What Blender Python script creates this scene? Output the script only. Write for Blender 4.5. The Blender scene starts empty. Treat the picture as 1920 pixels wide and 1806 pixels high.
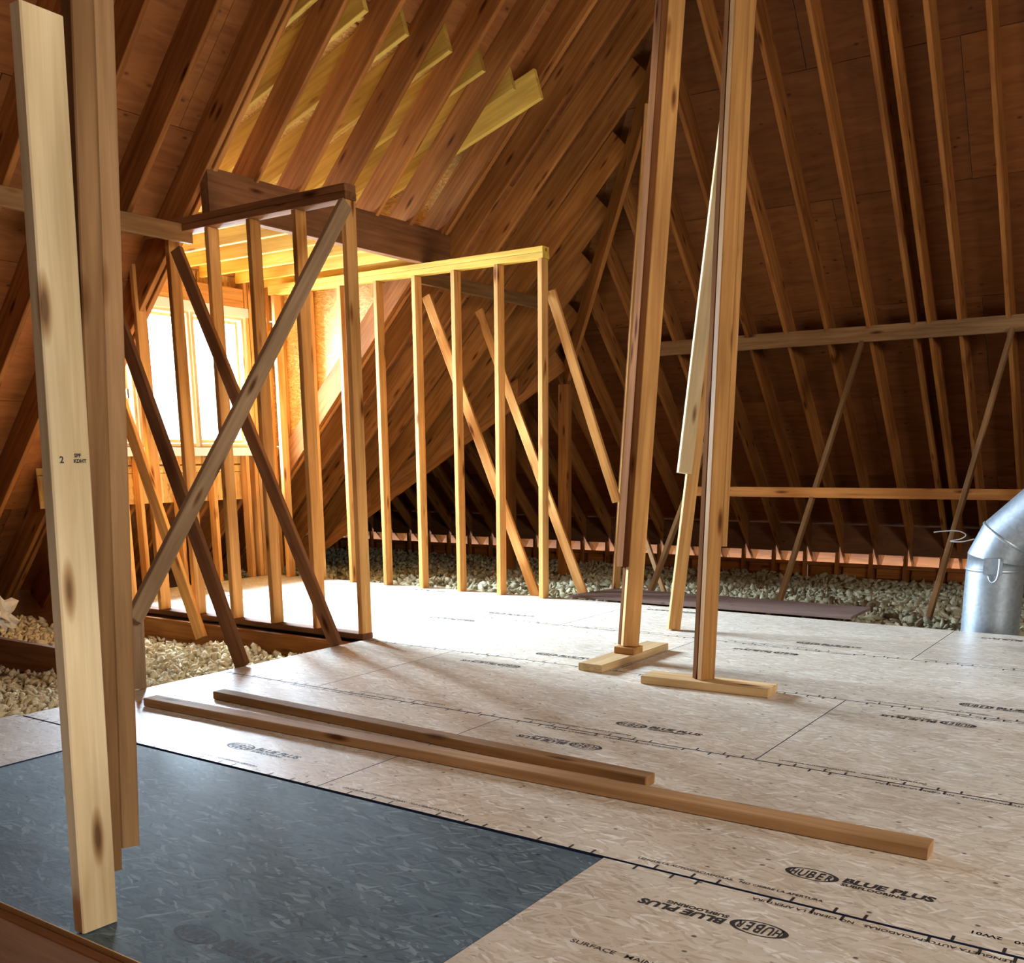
import bpy, bmesh, math, random
from mathutils import Matrix, Vector, noise
S = bpy.context.scene
C = S.collection
V = Vector
random.seed(7)

# ------------------------------------------------------------------ camera
cd = bpy.data.cameras.new('camera')
cam = bpy.data.objects.new('camera', cd); C.objects.link(cam)
cd.sensor_fit = 'HORIZONTAL'; cd.sensor_width = 36
cd.lens = 1897.07 / 1920 * 36
cd.shift_y = (1280.45 - 903) / 1920
cd.clip_start = .05; cd.clip_end = 200
r_ = V((0.82413, 0.56633, -0.00842)); u_ = V((-0.11701, 0.18478, 0.97579)); d_ = V((-0.55418, 0.80320, -0.21856))
m = Matrix.Identity(4)
for i in range(3):
    m[i][0] = r_[i]; m[i][1] = u_[i]; m[i][2] = -d_[i]
m.translation = (0, 0, 1.2065)
cam.matrix_world = m
S.camera = cam

# ------------------------------------------------------------------ world, lights, exposure
w = bpy.data.worlds.new('world'); S.world = w; w.use_nodes = True
bg = w.node_tree.nodes['Background']
bg.inputs[0].default_value = (.80, .90, 1, 1); bg.inputs[1].default_value = 10
S.view_settings.view_transform = 'Standard'; S.view_settings.look = 'None'
S.view_settings.gamma = 1; S.view_settings.use_curve_mapping = False
S.view_settings.exposure = 0.0

def area(name, loc, to, sx, sy, power, col, spread=math.pi):
    l = bpy.data.lights.new(name, 'AREA'); l.shape = 'RECTANGLE'; l.size = sx; l.size_y = sy
    l.energy = power; l.color = col; l.spread = spread
    o = bpy.data.objects.new(name, l); C.objects.link(o)
    o.location = loc
    o.rotation_euler = (V(to) - V(loc)).to_track_quat('-Z', 'Y').to_euler()
    return o
# daylight arriving at the dormer windows
area('window_daylight', (-9.7, 6.3, 2.45), (-4.6, 5.9, .5), 2.9, 2.2, 7600, (.72, .86, 1))
# added fill standing in for daylight, behind and right of the camera; no window
area('rear_fill_light', (5.2, 1.4, 3.5), (-2.0, 3.4, .2), 2.2, 1.7, 415, (1, .95, .86))

# ------------------------------------------------------------------ materials
def nt(name):
    ma = bpy.data.materials.new(name); ma.use_nodes = True
    t = ma.node_tree; n = t.nodes; n.clear()
    o = n.new('ShaderNodeOutputMaterial'); b = n.new('ShaderNodeBsdfPrincipled')
    t.links.new(b.outputs[0], o.inputs[0])
    return ma, t, b
def node(t, typ, **kw):
    n = t.nodes.new(typ)
    for k, v in kw.items():
        if k in ('in_',):
            for a, c in v.items(): n.inputs[a].default_value = c
        else: setattr(n, k, v)
    return n
def ramp(t, pts):
    n = t.nodes.new('ShaderNodeValToRGB'); e = n.color_ramp.elements
    while len(e) < len(pts): e.new(.5)
    for i, (p, c) in enumerate(pts):
        e[i].position = p; e[i].color = (*c, 1) if len(c) == 3 else c
    return n
def mixc(t, bt, f, a, b):
    n = t.nodes.new('ShaderNodeMix'); n.data_type = 'RGBA'; n.blend_type = bt
    for idx, val in ((0, f), (6, a), (7, b)):
        if hasattr(val, 'is_linked') or hasattr(val, 'links'): t.links.new(val, n.inputs[idx])
        elif idx == 0: n.inputs[0].default_value = val
        else: n.inputs[idx].default_value = (*val, 1)
    return n.outputs[2]
def offset_coords(t, scale):
    tc = node(t, 'ShaderNodeTexCoord'); oi = node(t, 'ShaderNodeObjectInfo')
    mu = node(t, 'ShaderNodeMath', operation='MULTIPLY', in_={1: 37.0}); t.links.new(oi.outputs['Random'], mu.inputs[0])
    ad = node(t, 'ShaderNodeVectorMath', operation='ADD'); t.links.new(tc.outputs['Object'], ad.inputs[0]); t.links.new(mu.outputs[0], ad.inputs[1])
    mp = node(t, 'ShaderNodeMapping'); mp.inputs['Scale'].default_value = scale
    t.links.new(ad.outputs[0], mp.inputs[0])
    return ad.outputs[0], mp.outputs[0], oi.outputs['Random']

def lumber(name, dark, light, rough=.72, knots=True, spec=.14):
    ma, t, b = nt(name); L = t.links.new
    raw, st, rnd = offset_coords(t, (1.3, 26, 26))
    n1 = node(t, 'ShaderNodeTexNoise', in_={'Scale': 1.0, 'Detail': 4, 'Roughness': .6, 'Distortion': .6}); L(st, n1.inputs[0])
    mid = tuple((a + c) / 2 for a, c in zip(dark, light))
    rp = ramp(t, [(.32, dark), (.5, mid), (.68, light)]); L(n1.outputs[0], rp.inputs[0])
    mp2 = node(t, 'ShaderNodeMapping'); mp2.inputs['Scale'].default_value = (.9, 3, 3); L(raw, mp2.inputs[0])
    n2 = node(t, 'ShaderNodeTexNoise', in_={'Scale': 1.3, 'Detail': 2}); L(mp2.outputs[0], n2.inputs[0])
    r2 = ramp(t, [(.3, (.72, .70, .66)), (.7, (1.12, 1.12, 1.12))]); L(n2.outputs[0], r2.inputs[0])
    c = mixc(t, 'MULTIPLY', 1, rp.outputs[0], r2.outputs[0])
    r3 = ramp(t, [(0, (.74, .68, .6)), (.5, (1, 1, 1)), (1, (1.15, 1.1, 1.0))]); L(rnd, r3.inputs[0])
    c = mixc(t, 'MULTIPLY', 1, c, r3.outputs[0])
    if knots:
        mk = node(t, 'ShaderNodeMapping'); mk.inputs['Scale'].default_value = (2.1, 9, 9); L(raw, mk.inputs[0])
        vo = node(t, 'ShaderNodeTexVoronoi', in_={'Scale': 1.0}); L(mk.outputs[0], vo.inputs[0])
        rk = ramp(t, [(.06, (.16, .08, .04)), (.11, (.5, .36, .25)), (.19, (1, 1, 1))]); L(vo.outputs['Distance'], rk.inputs[0])
        c = mixc(t, 'MULTIPLY', .9, c, rk.outputs[0])
    L(c, b.inputs['Base Color']); b.inputs['Roughness'].default_value = rough
    b.inputs['Specular IOR Level'].default_value = spec
    bp = node(t, 'ShaderNodeBump', in_={'Strength': .18, 'Distance': .004}); L(n1.outputs[0], bp.inputs['Height']); L(bp.outputs[0], b.inputs['Normal'])
    return ma

def plywood(name, dark, light, rough=.75):
    ma, t, b = nt(name); L = t.links.new
    raw, st, rnd = offset_coords(t, (1.1, 7, 7))
    n1 = node(t, 'ShaderNodeTexNoise', in_={'Scale': 1.2, 'Detail': 5, 'Roughness': .6, 'Distortion': 1.8}); L(st, n1.inputs[0])
    rp = ramp(t, [(.3, dark), (.7, light)]); L(n1.outputs[0], rp.inputs[0])
    r3 = ramp(t, [(0, (.68, .62, .55)), (.5, (1, 1, 1)), (1, (1.22, 1.16, 1.05))]); L(rnd, r3.inputs[0])
    c = mixc(t, 'MULTIPLY', 1, rp.outputs[0], r3.outputs[0])
    mk = node(t, 'ShaderNodeMapping'); mk.inputs['Scale'].default_value = (5, 9, 9); L(raw, mk.inputs[0])
    vo = node(t, 'ShaderNodeTexVoronoi', in_={'Scale': 1.0}); L(mk.outputs[0], vo.inputs[0])
    rk = ramp(t, [(.05, (.25, .15, .1)), (.14, (1, 1, 1))]); L(vo.outputs['Distance'], rk.inputs[0])
    c = mixc(t, 'MULTIPLY', .8, c, rk.outputs[0])
    L(c, b.inputs['Base Color']); b.inputs['Roughness'].default_value = rough
    b.inputs['Specular IOR Level'].default_value = .2
    return ma

def osb(name, tones, rough=.55, seam=(.03, .045, .09), spec=.4):
    """strand board: several layers of rotated, stretched flakes with their own tone"""
    ma, t, b = nt(name); L = t.links.new
    raw, _, rnd = offset_coords(t, (1, 1, 1))
    dn = node(t, 'ShaderNodeTexNoise', in_={'Scale': 9, 'Detail': 2}); L(raw, dn.inputs[0])
    sc = node(t, 'ShaderNodeVectorMath', operation='SCALE'); sc.inputs['Scale'].default_value = .035; L(dn.outputs['Color'], sc.inputs[0])
    ad = node(t, 'ShaderNodeVectorMath', operation='ADD'); L(raw, ad.inputs[0]); L(sc.outputs[0], ad.inputs[1])
    base = None; hs = None
    for i, (ang, sx, sy, f) in enumerate(((.1, 13, 75, 1), (-.3, 15, 85, .5), (.55, 17, 95, .5), (-.9, 20, 100, .35))):
        mp = node(t, 'ShaderNodeMapping'); mp.inputs['Rotation'].default_value = (0, 0, ang)
        mp2 = node(t, 'ShaderNodeMapping'); mp2.inputs['Scale'].default_value = (sx, sy, 1); mp2.inputs['Location'].default_value = (i * 3.3, i * 1.7, 0)
        L(ad.outputs[0], mp.inputs[0]); L(mp.outputs[0], mp2.inputs[0])
        vo = node(t, 'ShaderNodeTexVoronoi', in_={'Scale': 1.0, 'Randomness': 1.0}, voronoi_dimensions='2D'); L(mp2.outputs[0], vo.inputs[0])
        sp = node(t, 'ShaderNodeSeparateColor'); L(vo.outputs['Color'], sp.inputs[0])
        rp = ramp(t, tones); L(sp.outputs[0], rp.inputs[0])
        if base is None: base = rp.outputs[0]; hs = vo.outputs['Distance']
        else:
            g = node(t, 'ShaderNodeMath', operation='GREATER_THAN', in_={1: 1 - .45 * f}); L(sp.outputs[1], g.inputs[0])
            base = mixc(t, 'MIX', g.outputs[0], base, rp.outputs[0])
    # dark gaps between strands
    mp = node(t, 'ShaderNodeMapping'); mp.inputs['Scale'].default_value = (22, 90, 1); L(ad.outputs[0], mp.inputs[0])
    ns = node(t, 'ShaderNodeTexNoise', in_={'Scale': 1.0, 'Detail': 3, 'Roughness': .7}); L(mp.outputs[0], ns.inputs[0])
    rd = ramp(t, [(.30, (.35, .3, .28)), (.40, (1, 1, 1))]); L(ns.outputs[0], rd.inputs[0])
    c = mixc(t, 'MULTIPLY', .8, base, rd.outputs[0])
    big = node(t, 'ShaderNodeTexNoise', in_={'Scale': 1.7, 'Detail': 3}); L(raw, big.inputs[0])
    rb = ramp(t, [(.3, (.88, .88, .88)), (.7, (1.08, 1.08, 1.08))]); L(big.outputs[0], rb.inputs[0])
    c = mixc(t, 'MULTIPLY', 1, c, rb.outputs[0])
    mq = node(t, 'ShaderNodeMapping'); mq.inputs['Scale'].default_value = (8, 11, 1); L(ad.outputs[0], mq.inputs[0])
    vq = node(t, 'ShaderNodeTexVoronoi', in_={'Scale': 1.0}, voronoi_dimensions='2D'); L(mq.outputs[0], vq.inputs[0])
    rq = ramp(t, [(.045, (.12, .1, .09)), (.075, (1, 1, 1))]); L(vq.outputs['Distance'], rq.inputs[0])
    sq = node(t, 'ShaderNodeSeparateColor'); L(vq.outputs['Color'], sq.inputs[0])
    gq = node(t, 'ShaderNodeMath', operation='GREATER_THAN', in_={1: .80}); L(sq.outputs[0], gq.inputs[0])
    gm = node(t, 'ShaderNodeMath', operation='MULTIPLY', in_={1: .9}); L(gq.outputs[0], gm.inputs[0])
    c = mixc(t, 'MULTIPLY', gm.outputs[0], c, rq.outputs[0])
    L(c, b.inputs['Base Color']); b.inputs['Roughness'].default_value = rough
    b.inputs['Specular IOR Level'].default_value = spec
    bp = node(t, 'ShaderNodeBump', in_={'Strength': .25, 'Distance': .003}); L(ns.outputs[0], bp.inputs['Height']); L(bp.outputs[0], b.inputs['Normal'])
    return ma

def plain(name, col, rough=.6, metal=0, spec=.3):
    ma, t, b = nt(name)
    b.inputs['Base Color'].default_value = (*col, 1); b.inputs['Roughness'].default_value = rough
    b.inputs['Metallic'].default_value = metal; b.inputs['Specular IOR Level'].default_value = spec
    return ma

M = {}
M['stud'] = lumber('pine_stud', (.52, .225, .062), (.76, .42, .145))
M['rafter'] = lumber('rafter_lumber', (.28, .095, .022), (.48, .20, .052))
M['shed'] = lumber('lit_yellow_lumber', (.60, .36, .06), (.80, .54, .12))  # yellow cast of reflected light put into the dormer wood's base colour
M['post'] = lumber('fir_post', (.46, .22, .07), (.68, .38, .13), rough=.62)
M['pale'] = lumber('pale_spruce', (.58, .42, .22), (.76, .60, .36))
M['red'] = lumber('red_cedar_toned_lumber', (.17, .07, .028), (.28, .125, .052))
M['dark'] = lumber('dark_brown_lumber', (.12, .046, .017), (.22, .09, .034), rough=.9, spec=.02)
M['warm'] = lumber('warm_fir', (.40, .215, .095), (.58, .35, .17))
M['brown'] = lumber('brown_spruce', (.24, .125, .05), (.40, .23, .105))
M['grey'] = lumber('weathered_lumber', (.30, .185, .10), (.46, .30, .17))
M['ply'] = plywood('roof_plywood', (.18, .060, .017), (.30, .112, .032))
M['plyd'] = plywood('dark_plywood', (.12, .05, .024), (.2, .09, .04))
M['osb'] = osb('subfloor_osb', [(0, (.58, .49, .37)), (.35, (.70, .62, .50)), (.8, (.77, .69, .57)), (1, (.92, .88, .80))], rough=.42, spec=.5)
M['osbd'] = osb('stained_osb', [(0, (.055, .090, .115)), (.4, (.085, .130, .160)), (.85, (.115, .170, .20)), (1, (.22, .30, .34))], rough=.62, spec=.3)
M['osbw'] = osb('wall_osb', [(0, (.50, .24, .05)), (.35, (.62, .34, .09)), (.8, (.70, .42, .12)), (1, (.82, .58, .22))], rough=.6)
M['mauve'] = plywood('brown_hardboard', (.20, .13, .11), (.29, .20, .17))
M['felt'] = plain('roofing_felt', (.55, .54, .52), .9)
M['ink'] = plain('black_ink', (.035, .032, .03), .6)
M['edge'] = plain('blue_edge_paint', (.03, .05, .11), .5)
M['bluegrey'] = plain('dark_void', (.02, .015, .012), .9)
M['drywall'] = plain('drywall', (.25, .22, .18), .9)
M['white'] = plain('white_flashing', (.75, .72, .68), .6)
M['nail'] = plain('nail_steel', (.12, .11, .1), .4, .8)
M['wire'] = plain('white_wire', (.8, .78, .74), .5)

def metal():
    ma, t, b = nt('galvanised_steel'); L = t.links.new
    raw, st, rnd = offset_coords(t, (1, 1, 1))
    vo = node(t, 'ShaderNodeTexVoronoi', in_={'Scale': 45.0}); L(raw, vo.inputs[0])
    rp = ramp(t, [(0, (.34, .40, .45)), (1, (.46, .52, .58))]); L(vo.outputs['Color'], rp.inputs[0])
    L(rp.outputs[0], b.inputs['Base Color']); b.inputs['Metallic'].default_value = .8; b.inputs['Roughness'].default_value = .46
    return ma
M['metal'] = metal()
M['tan'] = lumber('tan_spruce', (.50, .32, .15), (.70, .50, .27))

def insul(name, a, bcol):
    ma, t, b = nt(name); L = t.links.new
    tc = node(t, 'ShaderNodeTexCoord')
    n1 = node(t, 'ShaderNodeTexNoise', in_={'Scale': 14, 'Detail': 4}); L(tc.outputs['Object'], n1.inputs[0])
    rp = ramp(t, [(.3, a), (.7, bcol)]); L(n1.outputs[0], rp.inputs[0]); L(rp.outputs[0], b.inputs['Base Color'])
    b.inputs['Roughness'].default_value = 1; b.inputs['Specular IOR Level'].default_value = .05
    n2 = node(t, 'ShaderNodeTexNoise', in_={'Scale': 120, 'Detail': 3}); L(tc.outputs['Object'], n2.inputs[0])
    bp = node(t, 'ShaderNodeBump', in_={'Strength': .7, 'Distance': .01}); L(n2.outputs[0], bp.inputs['Height']); L(bp.outputs[0], b.inputs['Normal'])
    return ma
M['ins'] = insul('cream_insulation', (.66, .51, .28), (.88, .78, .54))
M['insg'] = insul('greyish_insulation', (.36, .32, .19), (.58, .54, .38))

def glass():
    ma = bpy.data.materials.new('window_glass'); ma.use_nodes = True
    t = ma.node_tree; t.nodes.clear()
    o = node(t, 'ShaderNodeOutputMaterial'); mx = node(t, 'ShaderNodeMixShader', in_={0: .08})
    a = node(t, 'ShaderNodeBsdfTransparent'); g = node(t, 'ShaderNodeBsdfGlossy'); g.inputs['Roughness'].default_value = .02
    a.inputs[0].default_value = (.95, .98, 1, 1)
    t.links.new(a.outputs[0], mx.inputs[1]); t.links.new(g.outputs[0], mx.inputs[2]); t.links.new(mx.outputs[0], o.inputs[0])
    return ma
M['glass'] = glass()

# ------------------------------------------------------------------ helpers
def link(name, me, mat, parent=None, mw=None):
    if mat is not None and not me.materials: me.materials.append(M[mat] if isinstance(mat, str) else mat)
    o = bpy.data.objects.new(name, me); C.objects.link(o)
    mw = mw or Matrix.Identity(4)
    if parent is not None:
        o.parent = parent
        o.matrix_basis = WM[parent.name].inverted() @ mw if parent.name in WM else mw
    else: o.matrix_basis = mw
    WM[o.name] = mw.copy()
    return o
WM = {}
def thing(name, label, cat, loc=(0, 0, 0), group=None):
    o = bpy.data.objects.new(name, None); C.objects.link(o); o.location = loc; o.empty_display_size = .1
    WM[o.name] = Matrix.Translation(loc)
    o['label'] = label; o['category'] = cat
    if group: o['group'] = group
    return o
def tag(o, label, cat, group=None, kind=None):
    o['label'] = label; o['category'] = cat
    if group: o['group'] = group
    if kind: o['kind'] = kind
    return o
def structure(name, label=None):
    o = bpy.data.objects.new(name, None); C.objects.link(o); o['kind'] = 'structure'; o.empty_display_size = .1
    if label: o['label'] = label
    return o
def frame(p0, p1, up):
    x = (p1 - p0).normalized(); z = up - x * up.dot(x); z.normalize(); y = z.cross(x)
    m = Matrix.Identity(4)
    for i in range(3): m[i][0] = x[i]; m[i][1] = y[i]; m[i][2] = z[i]
    m.translation = p0
    return m
def stick_mesh(L, w, d, ch=.004, cuts=None, y0=0, z0=0):
    """board along +X, w wide in local Y, d deep in local Z, chamfered long edges; cuts=(a,b): end offsets per local z (bevel cuts)"""
    a, b = w / 2, d / 2; c = min(ch, a * .3, b * .3)
    prof = [(-a + c, -b), (a - c, -b), (a, -b + c), (a, b - c), (a - c, b), (-a + c, b), (-a, b - c), (-a, -b + c)]
    c0, c1 = cuts or (0, 0)
    vs = [(0 + c0 * z, y + y0, z + z0) for y, z in prof] + [(L + c1 * z, y + y0, z + z0) for y, z in prof]
    fs = [tuple(range(8))[::-1], tuple(range(8, 16))] + [(i, (i + 1) % 8, 8 + (i + 1) % 8, 8 + i) for i in range(8)]
    me = bpy.data.meshes.new('board'); me.from_pydata(vs, [], fs); me.update()
    return me
def stick(name, p0, p1, w, d, mat, parent=None, up=(0, 0, 1), off=(0, 0), cuts=None, ch=.004):
    p0, p1, up = V(p0), V(p1), V(up)
    mw = frame(p0, p1, up)
    return link(name, stick_mesh((p1 - p0).length, w, d, ch, cuts, off[0], off[1]), mat, parent, mw)
def box(name, lo, hi, mat, parent=None, ch=.003):
    """axis-aligned board whose grain runs along its longest side"""
    lo, hi = V(lo), V(hi); s = hi - lo; c = (lo + hi) / 2
    ax = max(range(3), key=lambda i: s[i])
    e = V((0, 0, 0)); e[ax] = s[ax] / 2
    up = V((0, 0, 1)) if ax != 2 else V((0, 1, 0))
    if ax == 0: w, d = s.y, s.z
    elif ax == 1: w, d = s.x, s.z
    else: w, d = s.x, s.y
    return stick(name, c - e, c + e, w, d, mat, parent, up, ch=ch)
def clip(poly, a, b, c):
    """keep a*x+b*y<=c"""
    out = []
    for i in range(len(poly)):
        p, q = poly[i], poly[(i + 1) % len(poly)]
        fp, fq = a * p[0] + b * p[1] - c, a * q[0] + b * q[1] - c
        if fp <= 0: out.append(p)
        if (fp < 0 < fq) or (fq < 0 < fp):
            k = fp / (fp - fq); out.append((p[0] + k * (q[0] - p[0]), p[1] + k * (q[1] - p[1])))
    return out
def slab(name, poly, th, mw, mat, parent, edge=None):
    """polygon in local XY, extruded th along +Z"""
    n = len(poly)
    ar = sum(poly[i][0] * poly[(i + 1) % n][1] - poly[(i + 1) % n][0] * poly[i][1] for i in range(n))
    if abs(ar) < .004: return None
    if ar < 0: poly = poly[::-1]
    vs = [(x, y, 0) for x, y in poly] + [(x, y, th) for x, y in poly]
    fs = [tuple(range(n))[::-1], tuple(range(n, 2 * n))] + [(i, (i + 1) % n, n + (i + 1) % n, n + i) for i in range(n)]
    me = bpy.data.meshes.new(name); me.from_pydata(vs, [], fs)
    if edge:
        me.materials.append(M[mat]); me.materials.append(M[edge])
        for i, p in enumerate(me.polygons): p.material_index = 1 if i > 1 else 0
    me.update()
    return link(name, me, mat, parent, mw)
def tile(name, region, mw, mat, parent, pw=2.44, ph=1.22, th=.014, gap=.006, x0=0, y0=0, stagger=1.22):
    """lay sheets over a convex region given as half-planes [(a,b,c)] inside bounds; sheets cut at its borders"""
    hp, (bx0, bx1, by0, by1) = region
    j = 0; y = y0
    while y > by0: y -= ph; j -= 1
    while y + ph < by0: y += ph; j += 1
    while y < by1:
        x = x0 + (stagger if j % 2 else 0)
        while x > bx0: x -= pw
        while x + pw < bx0: x += pw
        while x < bx1:
            p = [(x + gap / 2, y + gap / 2), (x + pw - gap / 2, y + gap / 2), (x + pw - gap / 2, y + ph - gap / 2), (x + gap / 2, y + ph - gap / 2)]
            for h in hp:
                if p: p = clip(p, *h)
            if len(p) >= 3:
                cx = sum(q[0] for q in p) / len(p); cy = sum(q[1] for q in p) / len(p)
                rj = Matrix.Translation((cx, cy, random.uniform(-.0015, .0015)))
                slab(name, [(q[0] - cx, q[1] - cy) for q in p], th, mw @ rj, mat, parent)
            x += pw
        y += ph; j += 1

R2 = math.sqrt(2)
# ================================================================== FLOOR
floor = structure('floor')
SEAM = [1.344, 2.564, 3.784, 5.004, 6.224, 7.444]
GAP = [0, .013, .009, .008, .007, 0]
def print_text(txt, size, x, y, rot, shear=0, bold=0, sx=1.0, align='LEFT'):
    cu = bpy.data.curves.new('t', 'FONT'); cu.body = txt; cu.size = size; cu.align_x = align; cu.shear = shear
    cu.offset = bold; cu.resolution_u = 2
    o = bpy.data.objects.new('t', cu)
    me = bpy.data.meshes.new_from_object(o)
    mt = Matrix.Translation((x, y, 0)) @ Matrix.Rotation(rot, 4, 'Z') @ Matrix.Diagonal((sx, 1, 1, 1))
    me.transform(mt)
    bpy.data.objects.remove(o); bpy.data.curves.remove(cu)
    return me
def ring_mesh(cx, cy, a, b, rot, t=.008):
    n = 36; vs = []; fs = []
    for i in range(n):
        th = 2 * math.pi * i / n
        k = t * (1 + .9 * abs(math.cos(th)) ** 3)
        for rr in (0, k):
            x = (a - rr) * math.cos(th); y = (b - rr * .55) * math.sin(th)
            vs.append((cx + x * math.cos(rot) - y * math.sin(rot), cy + x * math.sin(rot) + y * math.cos(rot), 0))
    for i in range(n):
        j = (i + 1) % n; fs.append((2 * i, 2 * j, 2 * j + 1, 2 * i + 1))
    me = bpy.data.meshes.new('r'); me.from_pydata(vs, [], fs); return me
def quad_mesh(x0, y0, x1, y1):
    me = bpy.data.meshes.new('q'); me.from_pydata([(x0, y0, 0), (x1, y0, 0), (x1, y1, 0), (x0, y1, 0)], [], [(0, 1, 2, 3)]); return me
def join(name, meshes, z, mat, parent):
    vs, fs = [], []
    for me in meshes:
        o = len(vs); vs += [(v.co.x, v.co.y, z) for v in me.vertices]; fs += [tuple(i + o for i in p.vertices) for p in me.polygons]
        bpy.data.meshes.remove(me)
    nm = bpy.data.meshes.new(name); nm.from_pydata(vs, [], fs); nm.update()
    return link(name, nm, mat, parent)
def logo(x, y, flip):
    s = -1 if flip else 1; rot = math.pi if flip else 0
    P = [ring_mesh(x, y, .079, .040, rot)]
    # HUBER: tall condensed letters, highest in the middle of the oval
    for ch, dx, h in (('H', -.052, .040), ('U', -.027, .052), ('B', -.001, .056), ('E', .025, .052), ('R', .050, .040)):
        P.append(print_text(ch, h * 1.36, x + s * dx, y - s * h * .5, rot, .12, .0018, .52, 'CENTER'))
    P.append(print_text('BLUE PLUS', .047, x + s * .088, y - s * .004, rot, .12, .0022, 1.13))
    P.append(print_text('SUBFLOORING', .024, x + s * .092, y - s * .030, rot, 0, .0009, 1.12))
    return P
TICKS = [-.265, -.14, -.055, .111, .24, .45]          # offsets of the nailing ticks from each panel end
rows = {0: [-1.43], 1: [-2.67, -.23], 2: [-3.90, -1.42, 1.02], 3: [-5.2, -2.75, -.31], 4: [-6.3, -3.86, -1.40, 1.04]}
SP_T = 'LENGUETA AUTOSPACIADORAS.   NO CIERRE LA APERTURA'
for rw, cuts in rows.items():
    y0, y1 = SEAM[rw] + GAP[rw] / 2, SEAM[rw + 1] - GAP[rw + 1] / 2
    left = {0: -4.70, 1: -4.66, 2: -4.66, 3: -8.2, 4: -8.2}[rw]
    xs = sorted([left] + [c for c in cuts if c > left] + [2.6])
    if rw == 0: xs = [-4.70, -3.93, -1.43, 1.01, 2.6]
    if rw == 3: xs = [-8.2, -7.64, -5.2, -2.75, -.31, 2.13, 2.6]
    for i in range(len(xs) - 1):
        a, b = xs[i] + (.0025 if i else 0), xs[i + 1] - .0025
        dark = rw == 0 and i == 1
        yy0 = y0 if rw else (1.355 if b < 0 else 1.3)
        zt = -.004 if dark else 0.0
        pl = slab('subfloor_panel', [(a, yy0), (b, yy0), (b, y1), (a, y1)], .019, Matrix.Translation((0, 0, -.019 + zt)), 'osbd' if dark else 'osb', floor, 'edge')
        if dark: pl['label'] = 'blue-grey stained strand board panel'
        P = []
        for k in range(-6, 3):                         # printed marks repeat every 1.24 m
            lx = -.855 + 1.24 * k
            if a + .25 < lx < b - .25:
                if rw and rw < 5 or rw == 0:
                    up = (k + rw) % 2 == 1              # the print runs alternately one way and the other
                    if dark: P += logo(lx + .03, y0 + .19, False) if k == -1 else []
                    elif up and rw: P += logo(lx, y0 + .21, False)
                    elif not up: P += logo(lx, y1 - .197, True)
        if not dark:
            for x in [-8 + .418 * q for q in range(26)]:
                for dx in (0, .12, .2):
                    xx = x + dx
                    if a < xx < b:
                        if rw < 4: P.append(quad_mesh(xx - .004, y1 - .030, xx + .004, y1))
                        if rw: P.append(quad_mesh(xx - .004 + .05, y0, xx + .004 + .05, y0 + .028))
            if rw and b > -1.5 or rw == 1:
                for tx in (-3.0, -1.96, -.72, .5):
                    if a < tx - .45 and tx < b:
                        P.append(print_text(SP_T, .019, tx - .62, y0 + .040, 0, 0, .0004, 1.1))
            if rw < 4:
                for tx in (-3.4, -1.75, -.28, .9):
                    if a < tx - .8 and tx < b:
                        P.append(print_text(SP_T, .021, tx, y1 - .020, math.pi, 0, .0004, 1.15))
            if rw == 0 and i == 2:
                P.append(print_text('SURFACE   MAINTENIR   NON', .026, -1.23, 2.03, 0, 0, .0002, 1.2))
            if rw == 1 and b > -.5:
                P.append(print_text('12-62-60   2W01', .026, -.18, 2.655, math.pi, 0, .0003, 1.2))
        if P: join('printed_lettering', P, zt + .0006, 'ink', pl)
# darker loose-laid sheet edge at the far side and structure below
for y in (1.32,):
    box('rim_joist', (-4.7, y, -.235), (2.6, y + .035, -.0195), 'red', floor)
    box('cut_edge', (-4.68, y + .0305, -.019), (-1.433, y + .0345, -.0005), 'pale', floor, ch=.0005)
slab('opening_lining', [(-4.7, -2.2), (2.6, -2.2), (2.6, 0), (-4.7, 0)], .018, Matrix.Translation((0, 1.319, -.236)) @ Matrix.Rotation(math.radians(90), 4, 'X'), 'plyd', floor)
for x in (-4.70,):
    box('rim_joist', (x - .005, 1.36, -.26), (x + .04, 4.94, -.0205), 'rafter', floor)
box('rim_joist', (-8.15, 4.935, -.27), (-4.70, 4.975, -.0205), 'rafter', floor)
box('rim_joist', (-9.0, 3.70, -.26), (-6.2, 3.745, -.005), 'red', floor)
box('rim_joist', (-8.2, 7.40, -.27), (2.6, 7.44, -.0205), 'rafter', floor)
for k in range(18):
    x = -8.1 + .43 * k
    if x < -4.8: continue
# ceiling of the storey below (seals the attic from underneath)
slab('drywall', [(-14.6, -6.5), (10.5, -6.5), (10.5, 0.2), (-14.6, 0.2)], .02, Matrix.Translation((0, 0, -2.6)), 'drywall', floor)
slab('drywall', [(-14.6, 1.36), (10.5, 1.36), (10.5, 13.44), (-14.6, 13.44)], .02, Matrix.Translation((0, 0, -.62)), 'drywall', floor)
slab('drywall', [(-14.6, -6.5), (10.5, -6.5), (10.5, -.9), (-14.6, -.9)], .02, Matrix.Translation((0, 0, -.2)), 'drywall', floor)
slab('drywall', [(-14.6, -.95), (-4.72, -.95), (-4.72, 1.4), (-14.6, 1.4)], .02, Matrix.Translation((0, 0, -.62)), 'drywall', floor)
slab('drywall', [(2.62, -.95), (10.5, -.95), (10.5, 1.4), (2.62, 1.4)], .02, Matrix.Translation((0, 0, -.62)), 'drywall', floor)

# ================================================================== ROOF
roof = structure('ceiling')
RW, RD = .042, .235
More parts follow.
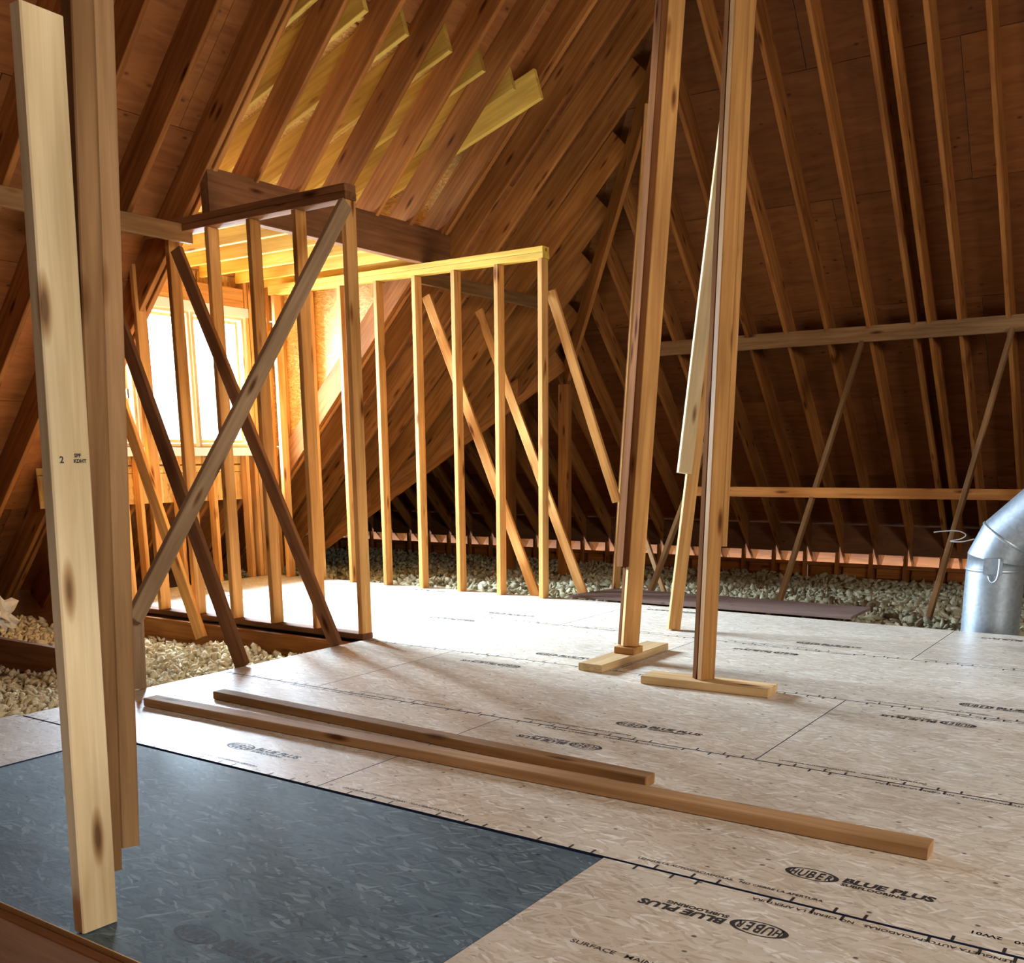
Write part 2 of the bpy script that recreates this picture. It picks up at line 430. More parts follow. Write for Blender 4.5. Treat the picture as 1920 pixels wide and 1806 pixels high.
# --- west plane: rafter undersides on z = x + 9.1 ; sheathing underside z = x + 9.43
nW = V((1, 0, -1)).normalized()            # towards the room
def west(y, x0, x1, name='rafter', mat='rafter', dy=0, w=RW, cuts=None):
    p0 = V((x0, y + dy, x0 + 9.1)); p1 = V((x1, y + dy, x1 + 9.1)); o = -nW * RD / 2
    return stick(name, p0 + o, p1 + o, w, RD, mat, roof, up=-nW, cuts=cuts)
ys = [5.03 + .43 * k for k in range(-10, 15)]
for k, y in zip(range(-10, 15), ys):
    top = (4.30 - y) if y > 3.95 else (y - 3.85)
    top = min(top, -.6)
    bot = -9.30 if y < 8.95 else y - 17.85
    if bot > top - .2: continue
    if 0 < k < 6:
        west(y, -6.17, top); west(y, -9.3, -8.30)
        continue
    west(y, bot, top)
    if k in (0, 6): west(y, bot, top, dy=.062 if k == 0 else .058)
def plane_matrix(o, ex, ey):
    ex, ey = V(ex).normalized(), V(ey).normalized(); ez = ex.cross(ey)
    m = Matrix.Identity(4)
    for i in range(3): m[i][0] = ex[i]; m[i][1] = ey[i]; m[i][2] = ez[i]
    m.translation = o; return m
# local X = -Y world, local Y = up-slope ; normal outwards
mW = plane_matrix((-9.5, 0, -.07), (0, -1, 0), (1, 0, 1))
# in local coords: y_w = -u ; x_w = -9.5 + v/R2
def wreg(extra, b):
    hp = [(-1, -1 / R2 , -9.5 + 17.88), (-1, 1 / R2, 4.27 + 9.5), (1, 1 / R2, 9.5 - 3.67)]
    return (hp + extra, b)
full = (-13.5, 6.5, 0, 14)
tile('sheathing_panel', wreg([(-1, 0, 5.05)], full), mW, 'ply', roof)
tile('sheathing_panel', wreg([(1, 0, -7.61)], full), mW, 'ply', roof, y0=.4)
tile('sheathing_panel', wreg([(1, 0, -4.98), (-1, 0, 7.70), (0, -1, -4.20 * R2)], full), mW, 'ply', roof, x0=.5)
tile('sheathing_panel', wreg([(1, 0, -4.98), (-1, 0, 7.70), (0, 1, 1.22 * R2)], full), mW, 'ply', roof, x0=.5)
# --- north plane: undersides on y + z = 13.37 ; sheathing y + z = 13.70
nN = V((0, -1, -1)).normalized()
def north(x, y0, y1, name='rafter', mat='rafter', w=RW):
    p0 = V((x, y0, 13.37 - y0)); p1 = V((x, y1, 13.37 - y1)); o = -nN * RD / 2
    return stick(name, p0 + o, p1 + o, w, RD, mat, roof, up=-nN)
for k in range(-8, 29):
    x = -1.83 - .43 * k
    ytop = 4.25 - x if x > -6.6 else 11.14
    if x > .3: ytop = max(ytop, x + 4.0)
    ytop = max(ytop, 4.3)
    north(x, 13.62, ytop)
    if k == 2: north(x + .15, 13.62, ytop)
mN = plane_matrix((0, 14.0, -.30), (1, 0, 0), (0, -1, 1))
# local u = x ; y = 14 - v/R2
hN = [(-1, 1 / R2, -4.27 + 14), (1, 1 / R2, 14 - 3.67)]
tile('sheathing_panel', (hN + [(0, -1, -(14 - 11.07) * R2)], (-8, 11, 0, 15)), mN, 'ply', roof, x0=.35, y0=.55)
tile('sheathing_panel', ([(-1, 0, 14.2), (1, 1 / R2, 14 - 3.67), (0, 1, (14 - 11.07) * R2)], (-15, 11, 0, 4.2)), mN, 'ply', roof, x0=.35, y0=.55)
# --- remaining slopes of the hip roof, behind the viewer
mS = plane_matrix((0, -6.0, -.24), (-1, 0, 0), (0, 1, 1))
tile('sheathing_panel', ([(1, 1 / R2, 9.67), (-1, 1 / R2, 16.03)], (-16, 10, 0, 15)), mS, 'ply', roof)
mE = plane_matrix((10.3, 0, -.27), (0, 1, 0), (-1, 0, 1))
tile('sheathing_panel', ([(1, 1 / R2, 13.97), (-1, 1 / R2, 6.63)], (-7, 14, 0, 15)), mE, 'ply', roof)
# --- far wing: its south slope, gable wall
mG = plane_matrix((0, 8.1, -.35), (-1, 0, 0), (0, 1, 1))
tile('sheathing_panel', ([(1, 0, 14.2), (-1, -1 / R2, 8.1 - 17.88), (0, 1, 2.97 * R2), (0, -1, 0)], (6.9, 14.4, 0, 4.3)), mG, 'ply', roof)
# roofing felt over the sheathing of every slope
def felt(mw, hp, b, out=1):
    p = [(b[0], b[2]), (b[1], b[2]), (b[1], b[3]), (b[0], b[3])]
    for h in hp:
        if p: p = clip(p, *h)
    if len(p) > 2: slab('roofing_felt', p, .006, mw @ Matrix.Translation((0, 0, .0175 if out > 0 else -.010)), 'felt', roof)
for ex in ([(-1, 0, 4.98)], [(1, 0, -7.66)], [(1, 0, -4.9), (-1, 0, 7.75), (0, -1, -4.20 * R2)], [(1, 0, -4.9), (-1, 0, 7.75), (0, 1, 1.22 * R2)]):
    hp, b = wreg(ex, full); hp[1] = (-1, 1 / R2, 13.85); felt(mW, hp, b)
felt(mN, [(-1, 1 / R2, 9.81), (1, 1 / R2, 10.42)] + [(0, -1, -2.93 * R2)], (-8, 11, 0, 15), -1)
felt(mN, [(-1, 0, 14.2), (1, 1 / R2, 10.33)], (-15, 11, 0, 2.95 * R2), -1)
felt(mS, [(1, 1 / R2, 9.67), (-1, 1 / R2, 16.03)], (-16, 10, 0, 15), -1)
felt(mE, [(1, 1 / R2, 13.97), (-1, 1 / R2, 6.63)], (-7, 14, 0, 15))
felt(mG, [(-1, -1 / R2, 8.1 - 17.88)], (6.9, 14.2, 0, 2.97 * R2), -1)
# hip, valley and ridge boards
stick('hip_rafter', (-6.82, 11.09, 2.12), (-.4, 4.67, 8.54), .045, .29, 'rafter', roof, up=(0, 0, 1))
stick('valley_rafter', (-9.25, 8.60, -.06), (-6.84, 11.01, 2.35), .09, .27, 'rafter', roof, up=(0, 0, 1))
stick('ridge_board', (-14.1, 11.075, 2.42), (-6.9, 11.075, 2.42), .045, .26, 'rafter', roof)

# --- shed dormer: rafters, header, ceiling joists, cheeks, roof
def shed_z(x): return 4.02 + .31 * (x + 4.87)
nS = V((.31, 0, -1)).normalized()
for k in range(0, 7):
    y = 5.03 + .43 * k
    side = .044 if k < 6 else -.05
    if k == 0: side = .11
    p0 = V((-8.45, y + side, shed_z(-8.45))); p1 = V((-4.87 - .02 * (k % 3), y + side, 0)); p1.z = shed_z(p1.x); o = -nS * .12
    stick('shed_rafter', p0 + o, p1 + o, .042, .24, 'shed', roof, up=-nS)
mSh = plane_matrix((-8.6, 0, shed_z(-8.6) + .252), (0, -1, 0), (1, 0, .31))
sl = math.sqrt(1 + .31 ** 2)
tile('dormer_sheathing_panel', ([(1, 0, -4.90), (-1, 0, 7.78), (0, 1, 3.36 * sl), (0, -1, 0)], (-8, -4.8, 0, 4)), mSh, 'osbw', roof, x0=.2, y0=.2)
felt(mSh, [(1, 0, -4.90), (-1, 0, 7.78), (0, 1, 3.36 * sl), (0, -1, 0)], (-8, -4.8, 0, 4))
box('header', (-6.04, 5.02, 2.862), (-5.96, 7.72, 3.16), 'red', roof)
for k in range(0, 7):
    y = 5.46 + .43 * k if k < 5 else (7.30 if k == 5 else 7.50)
    if k == 5: continue
    box('ceiling_joist', (-8.2, y - .02, 2.885), (-6.045, y + .02, 3.02), 'shed', roof)
for y, nm in ((4.985, 'cheek_panel'), (7.69, 'cheek_panel')):
    pts = [(x, z) for x, z in ((-8.45, 1.01), (-5.33, 4.13), (-8.45, 3.17))]
    # local X = world x, local Y = world z
    mC = plane_matrix((0, y + .006, 0), (1, 0, 0), (0, 0, 1))
    x0s = [-8.45, -7.23, -6.01, -5.3]
    for i in range(3):
        p = clip(clip([(a, b) for a, b in pts], 1, 0, x0s[i + 1] - .003), -1, 0, -x0s[i])
        if len(p) > 2: slab(nm, p, .012, mC, 'osbw', roof)
for k in range(6):
    x = -8.10 + .43 * k
    z0, z1 = x + 9.50, shed_z(x)
    if z1 - z0 > .2:
        box('cheek_stud', (x - .02, 7.595, z0), (x + .02, 7.68, z1), 'stud', roof)
        box('cheek_stud', (x - .02, 5.005, z0), (x + .02, 5.09, z1), 'stud', roof)

# ================================================================== DORMER KNEE WALLS
def stud_wall(name, y, xs, plate_mat, bottom):
    wl = structure(name)
    for i, x in enumerate(xs):
        a = random.uniform(-.006, .006)
        stick('stud', (x, y, .002 if not bottom else .042), (x + a, y, 2.765), .044, .094, 'stud', wl, up=(0, 1, 0))
    x0 = min(xs) - .05
    box('top_plate', (x0, y - .05, 2.768), (max(xs) + .025, y + .05, 2.812), plate_mat, wl)
    box('top_plate', (x0, y - .05, 2.8135), (max(xs) + .022, y + .05, 2.858), plate_mat, wl)
    if bottom: box('bottom_plate', (x0, y - .05, .001), (max(xs) + .022, y + .05, .04), 'red', wl)
    return wl
stud_wall('wall_left', 5.03, [-4.68 - .43 * k for k in range(9)], 'red', True)
stud_wall('wall_right', 7.37, [-4.74 - .447 * k for k in range(8)], 'shed', False)

# ================================================================== WINDOW WALL
ww = structure('wall_window')
def wall_board(nm, y0, y1, z0, z1, mat='osbw'):
    return box(nm, (-8.30, y0, z0), (-8.288, y1, z1), mat, ww, ch=.001)
for (a, b, c, e) in ((4.94, 6.10, .80, 1.075), (6.105, 7.73, .80, 1.075), (4.94, 6.10, 1.08, 1.325), (6.105, 7.73, 1.08, 1.325),
                     (4.94, 5.27, 1.33, 2.58), (7.26, 7.73, 1.33, 2.58), (4.94, 6.2, 2.585, 3.10), (6.205, 7.73, 2.585, 3.10)):
    wall_board('osb_panel', a, b, c, e)
for y in (5.10, 5.24, 5.46, 5.89, 6.32, 6.74, 7.17, 7.28, 7.33, 7.56):
    z1 = 1.26 if 5.3 < y < 7.2 else 2.95
    box('stud', (-8.285, y - .021, .002), (-8.195, y + .021, z1), 'stud', ww)
box('sill_plate', (-8.285, 5.27, 1.262), (-8.195, 7.26, 1.305), 'stud', ww)
box('window_header', (-8.285, 5.12, 2.62), (-8.20, 7.25, 2.84), 'stud', ww)
box('top_plate', (-8.285, 4.98, 2.955), (-8.19, 7.70, 2.995), 'stud', ww)
box('white_flashing', (-8.190, 5.27, 1.235), (-8.187, 7.26, 1.315), 'white', ww, ch=.0005)
box('white_flashing', (-8.196, 5.27, 2.575), (-8.193, 7.30, 2.66), 'white', ww, ch=.0005)
for n, (a, b) in enumerate(((5.285, 5.93), (5.945, 6.585), (6.60, 7.245))):
    wn = structure('window_%d' % (n + 1))
    z0, z1 = 1.32, 2.575; t = .032
    for nm, lo, hi in (('frame', (-8.33, a, z0), (-8.21, a + t, z1)), ('frame', (-8.33, b - t, z0), (-8.21, b, z1)),
                       ('frame', (-8.33, a + t, z0), (-8.21, b - t, z0 + t)), ('frame', (-8.33, a + t, z1 - t), (-8.21, b - t, z1))):
        box(nm, lo, hi, 'pale', wn)
    a2, b2, c2, e2 = a + t + .01, b - t - .01, z0 + t + .008, z1 - t - .008; s = .030
    for nm, lo, hi in (('sash', (-8.31, a2, c2), (-8.26, a2 + s, e2)), ('sash', (-8.31, b2 - s, c2), (-8.26, b2, e2)),
                       ('sash', (-8.31, a2 + s, c2), (-8.26, b2 - s, c2 + s)), ('sash', (-8.31, a2 + s, e2 - s), (-8.26, b2 - s, e2))):
        box(nm, lo, hi, 'pale', wn)
    box('pane', (-8.288, a2 + s, c2 + s), (-8.282, b2 - s, e2 - s), 'glass', wn, ch=.0005)
    box('sash_lock', (-8.258, b2 - .028, 1.75), (-8.24, b2 - .008, 1.83), 'nail', wn)

# ================================================================== EAVE WALL (north) with open soffit bays
ew = structure('wall_back')
box('top_plate', (-14.2, 13.40, -.245), (9, 13.50, -.205), 'rafter', ew)
for k in range(-6, 29):
    x = -1.83 - .43 * k
    if x > 1.2: continue
    box('heel_stud', (x - .065, 13.33, -.62), (x - .022, 13.395, -.05), 'rafter', ew)
    box('block', (x - .40, 13.40, -.37), (x - .07, 13.44, -.25), 'rafter', ew)
for k in range(11):
    x = -14.2 + 2.44 * k
    box('osb_panel', (x, 13.452, -.7), (x + 2.435, 13.464, -.249), 'ply', ew)
for k in range(5):
    box('soffit_board', (-14.2 + 4.88 * k, 13.52, -.50), (-9.33 + 4.88 * k, 13.76, -.485), 'pale', ew)
    box('fascia_board', (-14.2 + 4.88 * k, 13.98, -.46), (-9.33 + 4.88 * k, 14.02, -.285), 'pale', ew)
for k in range(-6, 29):
    x = -1.83 - .43 * k
    if x < 1.2: box('glow_block', (x - .405, 13.352, -.065), (x - .025, 13.375, .30), 'plyd', ew)  # boards added above each opening to cut the eave glow to a low slot
# outer closing walls, mostly hidden under the eaves
cw = structure('wall_outer')
def wallquad(nm, p, q, z0, z1, par=cw):
    p, q = V(p), V(q); L = (q - p).length
    mm = plane_matrix((p.x, p.y, 0), (q.x - p.x, q.y - p.y, 0), (0, 0, 1))
    n = max(1, int(L / 2.44 + .5))
    for i in range(n):
        slab(nm, [(L * i / n, z0), (L * (i + 1) / n - .004, z0), (L * (i + 1) / n - .004, z1), (L * i / n, z1)], .012, mm, 'plyd', par)
wallquad('sheathing_panel', (-9.46, -6, 0), (-9.46, 8.2, 0), -.7, .0)
wallquad('sheathing_panel', (-14.1, 8.25, 0), (-9.46, 8.25, 0), -.7, -.12)
wallquad('sheathing_panel', (10.1, -5.9, 0), (10.1, 13.5, 0), -2.7, .0)
wallquad('sheathing_panel', (10.2, -5.9, 0), (-9.5, -5.9, 0), -2.7, .0)
wallquad('sheathing_panel', (-4.75, -1.0, 0), (2.65, -1.0, 0), -2.7, -.1)
wallquad('sheathing_panel', (-4.75, -1.0, 0), (-4.75, 1.3, 0), -2.7, -.03)
wallquad('sheathing_panel', (2.65, -1.0, 0), (2.65, 1.3, 0), -2.7, -.03)
gw = structure('wall_gable')
for i in range(5):
    ya, yb = 8.25 + 1.16 * i, 8.25 + 1.16 * (i + 1) - .004
    f = lambda y: min(y - 8.45, 13.70 - y)
    pts = [(ya, -.7), (yb, -.7), (yb, f(yb))] + ([(11.075, f(11.075))] if ya < 11.075 < yb else []) + [(ya, f(ya))]
    if f(ya) < -.6: continue
    slab('sheathing_panel', pts, .012, plane_matrix((-14.15, 0, 0), (0, 1, 0), (0, 0, 1)), 'plyd', gw)
for k in range(11):
    y = 8.85 + .43 * k
    z = min(y - 8.78, 13.37 - y) - .02
    if z > 0: box('stud', (-14.13, y - .02, -.6), (-14.04, y + .02, z), 'red', gw)

# ================================================================== FREE-STANDING MEMBERS
def yaw_axes(n):
    n = V((n[0], n[1], 0)).normalized(); t = V((-n.y, n.x, 0))      # t points to the right seen from the front of n
    return n, t
def ply(name, p0, p1, n, dt, dn, w, th, mat, parent):
    """one ply of a post: its broad face (w wide) looks along n; dt/dn shift it sideways / backwards"""
    n, t = yaw_axes(n)
    o = t * dt + n * dn
    return stick(name, V(p0) + o, V(p1) + o, w, th, mat, parent, up=n)

def rotv(v, deg):
    a = math.radians(deg); return (v[0] * math.cos(a) - v[1] * math.sin(a), v[0] * math.sin(a) + v[1] * math.cos(a))
def lerp(p, q, z):
    p, q = V(p), V(q); k = (z - p.z) / (q.z - p.z); return p + (q - p) * k

# post standing on a block and flat board (left of the middle pair)
A0, A1 = V((-2.816, 5.327, .088)), V((-2.816, 6.03, 6.22))
ps = thing('roof_post', 'tall triple-ply post leaning right, standing on a block, left of the central posts', 'post', A0)
nA = rotv((.467, -.884), 26)
ply('stud', A0, A1, nA, .003, .0, .105, .040, 'post', ps)
ply('stud', A0, A1, nA, .003, -.041, .105, .040, 'dark', ps)
ply('short_stud', lerp(A0, A1, .56), A1, nA, -.073, -.02, .040, .09, 'dark', ps)
B0, B1 = V((-2.122, 4.88, .0475)), V((-2.122, 5.15, 6.9))
ps = thing('roof_post', 'tall golden post standing upright on a short flat board, nearest of the central posts', 'post', B0)
nB = rotv((.40, -.917), 38)
ply('stud', B0, B1, nB, 0, 0, .088, .040, 'post', ps)
ply('stud', B0, B1, nB, 0, -.041, .088, .040, 'dark', ps)
ply('short_stud', lerp(B0, B1, .74), B1, nB, .066, -.03, .040, .088, 'post', ps)
C0, C1 = V((-3.060, 6.445, .003)), V((-3.060, 7.69, 5.6))
ps = thing('roof_post', 'leaning post with a whitish board nailed to its left side, behind the nearest post', 'post', C0)
nC = rotv((.43, -.9), 20)
ply('stud', C0, C1, nC, 0, 0, .088, .042, 'post', ps)
ply('side_board', lerp(C0, C1, 1.08), lerp(C0, C1, 4.6), nC, -.068, .02, .10, .04, 'pale', ps)
D0, D1 = V((-4.486, 8.205, -.02)), V((-4.486, 8.66, 4.18))
ps = thing('hip_post', 'slim post on the floor edge rising to the hip rafter, left of the triple post', 'post', D0)
ply('stud', D0, D1, rotv((.48, -.877), 10), 0, 0, .062, .04, 'post', ps)
ply('stud', D0 + V((0, 0, .0)), D1, rotv((.48, -.877), 10), .0, -.041, .062, .04, 'red', ps)

# foreground posts
F0, F1 = V((-2.325, 1.415, .0)), V((-2.262, 1.465, 2.17))
ps = thing('foreground_post', 'pale knotty wall post at the left foreground with its angled top visible', 'post', F0)
nF = rotv((.857, -.516), 30)
st = ply('stud', F0, F1, nF, 0, 0, .102, .044, 'pale', ps)
n_, t_ = yaw_axes(nF)
# grade stamps printed on the front face
def stamp(txt, z, dt, size):
    me = print_text(txt, size, 0, 0, 0, 0, .0006)
    p = lerp(F0, F1, z) + t_ * dt + n_ * .0226
    mm = Matrix.Identity(4)
    up = (F1 - F0).normalized(); zz = t_.cross(up)
    for i in range(3): mm[i][0] = t_[i]; mm[i][1] = up[i]; mm[i][2] = zz[i]
    mm.translation = p
    link('grade_stamp', me, 'ink', st, mm)
stamp('2', 1.20, -.030, .022); stamp('KDHT', 1.20, .006, .012); stamp('SPF', 1.213, .008, .012)
G0, G1 = V((-2.455, 1.575, .085)), V((-2.395, 1.96, 6.3))
ps = thing('hanging_post', 'brown double stud hanging above the floor just behind the pale foreground post', 'post', G0)
nG = rotv((.857, -.516), 14)
ply('stud', G0, G1, nG, -.024, .0, .052, .09, 'brown', ps)
ply('stud', lerp(G0, G1, .14), G1, nG, .030, -.01, .052, .09, 'brown', ps)

# flat boards under the posts
o = stick('footing_board', (-2.845, 4.91, .0235), (-2.835, 5.74, .0235), .155, .044, 'tan')
tag(o, 'flat board on the floor under the triple-ply post, with a block on it', 'board')
o = box('footing_block', (-2.885, 5.265, .0465), (-2.755, 5.385, .0865), 'post'); tag(o, 'small wooden block between the triple-ply post and its flat board', 'block')
o = stick('footing_board', (-2.46, 4.865, .0235), (-1.765, 4.905, .0235), .165, .044, 'tan')
tag(o, 'short flat board lying across under the nearest golden post', 'board')

# loose lumber on the floor
o = stick('loose_stud', (-4.31, 3.045, .0222), (-.60, 3.115, .0222), .088, .042, 'warm'); tag(o, 'longest loose stud lying on the strand board floor, nearest to the viewer', 'lumber')
o = stick('loose_stud', (-4.13, 3.325, .0222), (-1.625, 3.255, .0222), .075, .042, 'brown'); tag(o, 'shorter loose stud lying just behind the long one on the floor', 'lumber')
o = slab('brown_board', [(-4.55, 7.50), (-2.14, 7.53), (-2.15, 8.09), (-4.42, 8.10)], .022, Matrix.Translation((0, 0, .004)), 'mauve', None); tag(o, 'loose brown board laid over the insulation at the far edge of the subfloor', 'board')

# diagonal braces ------------------------------------------------------------
def brace(p0, p1, w, d, mat, label, up=(0, 1, 0), group='diagonal braces propping the roof'):
    o = stick('brace', p0, p1, w, d, mat, None, up=up); tag(o, label, 'brace', group)
    return o
D3A, D3B = (-4.615, 3.199, .386), (-4.615, 4.938, 2.722)
brace((-4.662, 3.94, .004), (-6.52, 4.49, 2.56), .088, .042, 'red', 'dark diagonal brace rising left, footed on the floor edge beside the insulation', up=(.3, -1, 0))
brace((-4.665, 4.73, .004), (-6.19, 4.90, 2.63), .085, .042, 'red', 'dark brace rising to the short crosspiece end, nearest the left stud wall corner', up=(.3, -1, 0))
brace(D3A, D3B, .092, .04, 'grey', 'wide pale brace from the left stud wall top corner down to the floor edge stub', up=(1, 0, 0))
brace((-6.24, 4.90, -.12), (-7.12, 4.90, 1.98), .088, .042, 'stud', 'orange brace leaning against the left stud wall beside its leftmost visible studs', up=(.3, -1, 0))
brace((-4.672, 3.235, .004), (-4.675, 3.262, .44), .07, .042, 'grey', 'short upright stub on the floor edge holding the foot of the wide pale brace', up=(.7, -.7, 0))
brace((-4.88, 7.47, -.02), (-6.28, 7.76, 2.66), .085, .042, 'stud', 'bright brace behind the right stud wall, foot between its last two studs', up=(.3, -1, 0))
brace((-4.61, 7.83, -.02), (-6.29, 8.60, 2.62), .085, .042, 'stud', 'bright brace behind the right stud wall, foot outside its end stud', up=(.3, -1, 0))
brace((-4.715, 7.44, 2.53), (-4.47, 8.17, .80), .042, .08, 'stud', 'brace running from the right stud wall corner down to the slim hip post', up=(1, .2, 0))
brace((-3.17, 8.86, -.11), (-3.17, 10.90, 2.30), .060, .042, 'brown', 'thin brace crossing both long rails of the right roof slope, left of the pair', up=(1, 0, 0))
brace((-1.78, 8.35, -.11), (-1.78, 10.90, 2.33), .060, .042, 'brown', 'thin brace crossing both long rails of the right roof slope, beside the metal duct', up=(1, 0, 0))
for (p0, p1, lab) in (((-4.16, 8.25, -.02), (-4.16, 9.55, 1.50), 'thin dark brace behind the leaning post, rising right from the brown board'),
                      ((-4.25, 8.75, -.10), (-4.85, 9.2, .75), 'thin dark brace behind the triple post, rising left from the brown board')):
    brace(p0, p1, .06, .04, 'brown', lab, up=(1, 0, 0))
for x, y, z, lab in ((-7.53, 10.9, 1.95, 'dark upright stud deep in the far wing, left of the pair'), (-6.70, 10.9, 2.05, 'dark upright stud under the meeting point of hip and valley rafters')):
    o = box('support_stud', (x - .07, y - .045, -.5), (x + .07, y + .045, z), 'rafter'); tag(o, lab, 'stud')

# horizontal rails
o = box('rail', (-5.6, 10.93, 2.31), (1.5, 10.975, 2.465), 'brown'); tag(o, 'wide upper rail nailed across the rafters of the right roof slope', 'rail')
o = stick('rail', (-4.42, 9.62, .845), (1.5, 9.62, .855), .042, .095, 'rafter', None); tag(o, 'thin lower rail nailed to the braces of the right roof slope', 'rail')
o = stick('rail', (-6.24, 3.0, 2.755), (-6.24, 5.07, 2.76), .042, .12, 'brown', None, up=(0, 0, 1)); tag(o, 'short rail ending at the doubled rafter left of the dormer', 'rail')
o = stick('rail', (-6.20, 7.50, 2.80), (-6.22, 9.62, 2.80), .042, .12, 'brown', None, up=(0, 0, 1)); tag(o, 'dark rail behind the right stud wall just under its top plate', 'rail')

# ================================================================== DUCT
def tube_mesh(path, rad, n=40, cap=False):
    """path: list of (point, tangent, radius factor)"""
    vs, fs = [], []
    for (p, tn, k) in path:
        p, tn = V(p), V(tn).normalized()
        yv = V((0, 1, 0)); xv = yv.cross(tn).normalized()
        for i in range(n):
            a = 2 * math.pi * i / n
            vs.append(p + (xv * math.cos(a) + yv * math.sin(a)) * rad * k)
    for s in range(len(path) - 1):
        for i in range(n):
            j = (i + 1) % n; fs.append((s * n + i, s * n + j, (s + 1) * n + j, (s + 1) * n + i))
    me = bpy.data.meshes.new('tube'); me.from_pydata(vs, [], fs)
    for p in me.polygons: p.use_smooth = True
    me.update(); return me
D = V((-1.225, 7.72, -.45))
dt = thing('metal_duct', 'galvanised round metal duct rising from the insulation and bending right at the frame edge', 'duct', D)
r = .187
def ringpath(p, tn, span=.012, k=1.03): p = V(p); tn = V(tn).normalized(); return [(p - tn * span, tn, 1), (p - tn * span * .4, tn, k), (p + tn * span * .4, tn, k), (p + tn * span, tn, 1)]
up = V((0, 0, 1)); g1 = V((math.sin(math.radians(11)), 0, math.cos(math.radians(11)))); g2 = V((math.sin(math.radians(33)), 0, math.cos(math.radians(33)))); g3 = V((math.sin(math.radians(45)), 0, math.cos(math.radians(45))))
g22 = V((math.sin(math.radians(22)), 0, math.cos(math.radians(22))))
P1 = D + V((0, 0, .87)); P2 = P1 + V((0, 0, .06)); P3 = P2 + g22 * .16; P4 = P3 + g3 * 1.6
def mk(nm, path, parent=dt): return link(nm, tube_mesh([(V(p), tn, k) for p, tn, k in path], r), 'metal', parent)
mk('pipe', [(D, up, 1)] + [(P1 - up * .02, up, 1)])
mk('seam_ring', ringpath(P1 - up * .01, up))
mk('elbow', [(P1, up, .995), (P2, g1, 1), ] + ringpath(P2 + g22 * .004, g1, .008, 1.02)[1:3] + [(P3, g2, 1)])
mk('seam_ring', ringpath(P3, g2))
mk('pipe', [(P3 + g3 * .01, g2, 1), (P3 + g3 * .3, g3, 1), (P4, g3, 1)])
def wire(name, pts, rad, mat, parent=None):
    cu = bpy.data.curves.new('w', 'CURVE'); cu.dimensions = '3D'; cu.bevel_depth = rad; cu.bevel_resolution = 2; cu.resolution_u = 6
    sp = cu.splines.new('NURBS'); sp.points.add(len(pts) - 1); sp.use_endpoint_u = True; sp.order_u = 3
    for i, p in enumerate(pts): sp.points[i].co = (*p, 1)
    o = bpy.data.objects.new('w', cu); me = bpy.data.meshes.new_from_object(o); bpy.data.objects.remove(o); bpy.data.curves.remove(cu)
    for p in me.polygons: p.use_smooth = True
    return link(name, me, mat, parent)
bx = D + V((.055, -.195, .83))
box('latch_band', bx + V((-.10, -.004, .01)), bx + V((.02, .004, .12)), 'metal', dt)
wire('latch_lever', [bx + V(v) for v in ((.0, -.01, .12), (.005, -.03, .05), (.0, -.035, -.02), (-.03, -.03, -.045), (-.055, -.02, -.02), (-.06, -.012, .0))], .007, 'metal', dt)
o = wire('wire_loop', [(-1.80, 8.42, .60), (-1.74, 8.42, .61), (-1.62, 8.42, .62), (-1.55, 8.42, .59), (-1.60, 8.42, .55), (-1.70, 8.42, .535), (-1.58, 8.40, .53), (-1.50, 8.40, .56)], .0045, 'wire'); tag(o, 'pale loop of wire sticking out beside the metal duct', 'wire')
# crumpled scrap at far left
bm = bmesh.new(); bmesh.ops.create_icosphere(bm, subdivisions=3, radius=1)
for v in bm.verts:
    n = noise.noise(v.co * 1.9 + V((3, 1, 2))) * .9 - abs(noise.noise(v.co * 3.4)) * 1.3 + .15
    v.co = V((v.co.x * .10, v.co.y * .13, v.co.z * .16)) * (1 + n)
me = bpy.data.meshes.new('scrap'); bm.to_mesh(me); bm.free()
o = link('paper_scrap', me, 'white', None, Matrix.Translation((-8.25, 4.45, -.03)) @ Matrix.Rotation(.5, 4, 'X')); tag(o, 'crumpled whitish paper scrap in the dark eave at far left', 'scrap')

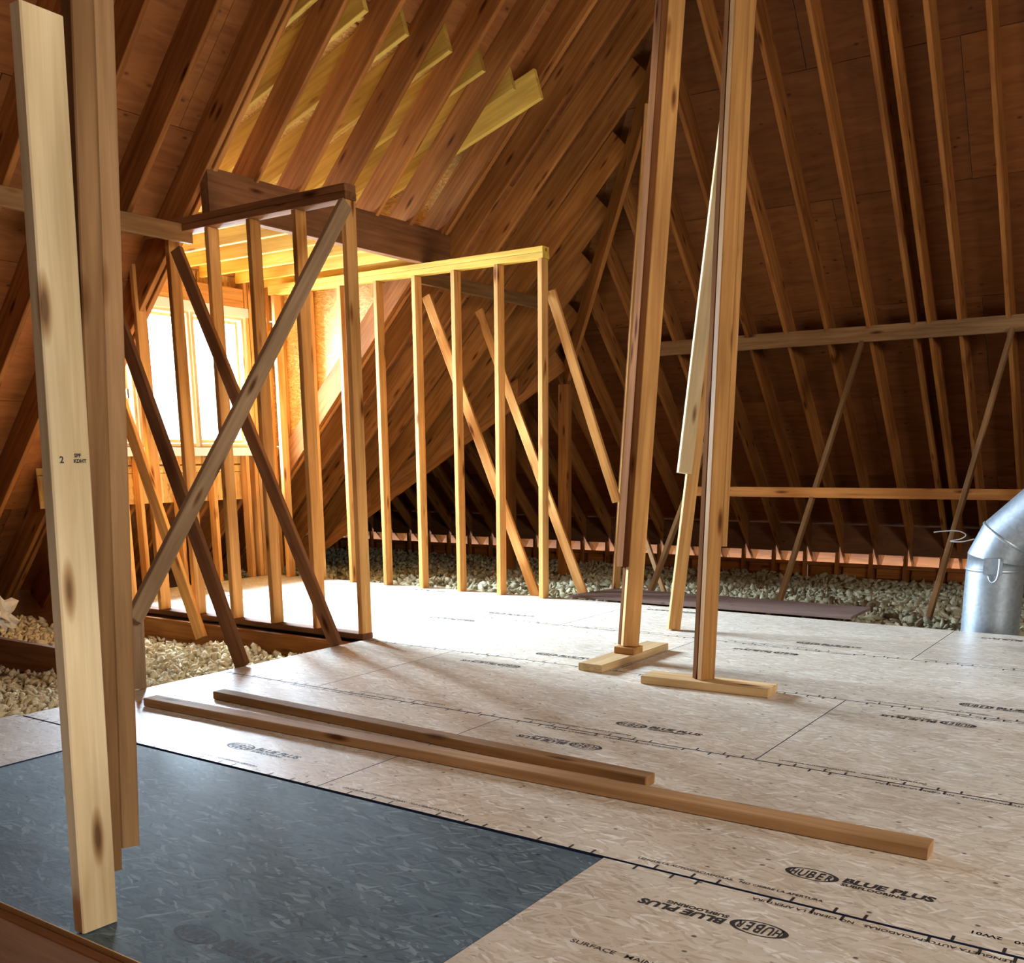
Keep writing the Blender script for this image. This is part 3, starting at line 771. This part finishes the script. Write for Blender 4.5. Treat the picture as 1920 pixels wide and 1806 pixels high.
# ================================================================== INSULATION
def clumps(name, x0, x1, y0, y1, base, step, mat, amp=.06, keep=None, csz=.085, blobs=0, bs=.05, sub=2):
    nx, ny = int((x1 - x0) / step) + 1, int((y1 - y0) / step) + 1
    vs, fs = [], []
    for j in range(ny):
        for i in range(nx):
            x, y = x0 + i * step, y0 + j * step
            q = V((x, y, 0))
            wv = noise.noise_vector(q * 7) * .035
            dd, pp = noise.voronoi((q + wv) / csz)
            h = base(x, y) + amp * (1 - min(dd[0], 1.) ** 1.4 * 1.1) * (.55 + .7 * noise.noise(V((pp[0].x * 3.1, pp[0].y * 3.1, 5)))) * 1.4
            h += .055 * noise.noise(q * 2.3) + .012 * noise.noise(q * 34)
            nv = noise.noise_vector(V((x * 11, y * 11, 3))) * .018
            vs.append((x + nv.x, y + nv.y, h))
    for j in range(ny - 1):
        for i in range(nx - 1):
            a = j * nx + i
            if keep and not keep(x0 + i * step, y0 + j * step): continue
            fs.append((a, a + 1, a + nx + 1, a + nx))
    # loose tufts on top
    bm = bmesh.new(); bmesh.ops.create_icosphere(bm, subdivisions=sub, radius=1)
    iv = [v.co.copy() for v in bm.verts]; jf = [tuple(v.index for v in f.verts) for f in bm.faces]; bm.free()
    rnd = random.Random(5)
    for b in range(blobs):
        x, y = rnd.uniform(x0, x1), rnd.uniform(y0, y1)
        if keep and not keep(x, y): continue
        s = bs * rnd.uniform(.45, 1.15); z = base(x, y) + amp * .7 + rnd.uniform(-.02, .03) + .055 * noise.noise(V((x, y, 0)) * 2.3)
        o = len(vs); sh = V((rnd.random() * 9, rnd.random() * 9, rnd.random() * 9))
        sx, sy, sz = rnd.uniform(.8, 1.3), rnd.uniform(.8, 1.3), rnd.uniform(.6, .9)
        rm = Matrix.Rotation(rnd.uniform(0, 6.28), 3, (rnd.uniform(-1, 1), rnd.uniform(-1, 1), rnd.uniform(-1, 1) + .01))
        for v in iv:
            k = s * (1 + 1.0 * noise.noise(v * 1.6 + sh) + .5 * noise.noise(v * 3.7 + sh))
            q = rm @ V((v.x * k * 1.7, v.y * k * sy, v.z * k * .6))
            vs.append((x + q.x, y + q.y, z + q.z))
        fs += [tuple(i + o for i in f) for f in jf]
    me = bpy.data.meshes.new(name); me.from_pydata(vs, [], fs)
    for p in me.polygons: p.use_smooth = True
    me.update()
    return link(name, me, mat)
i1 = clumps('loose_insulation', -8.9, -4.71, 1.4, 4.93, lambda x, y: -.27 + .04 * math.sin(x * 1.7 + y), .021, 'ins', amp=.085, csz=.085, blobs=11000, bs=.024, sub=1)
tag(i1, 'cream blown-in insulation heaped between joists left of the floor', 'insulation', kind='stuff')
def fb(x, y):
    t = min(max((y - 8.2) / 4.2, 0), 1); return -.17 - .30 * t
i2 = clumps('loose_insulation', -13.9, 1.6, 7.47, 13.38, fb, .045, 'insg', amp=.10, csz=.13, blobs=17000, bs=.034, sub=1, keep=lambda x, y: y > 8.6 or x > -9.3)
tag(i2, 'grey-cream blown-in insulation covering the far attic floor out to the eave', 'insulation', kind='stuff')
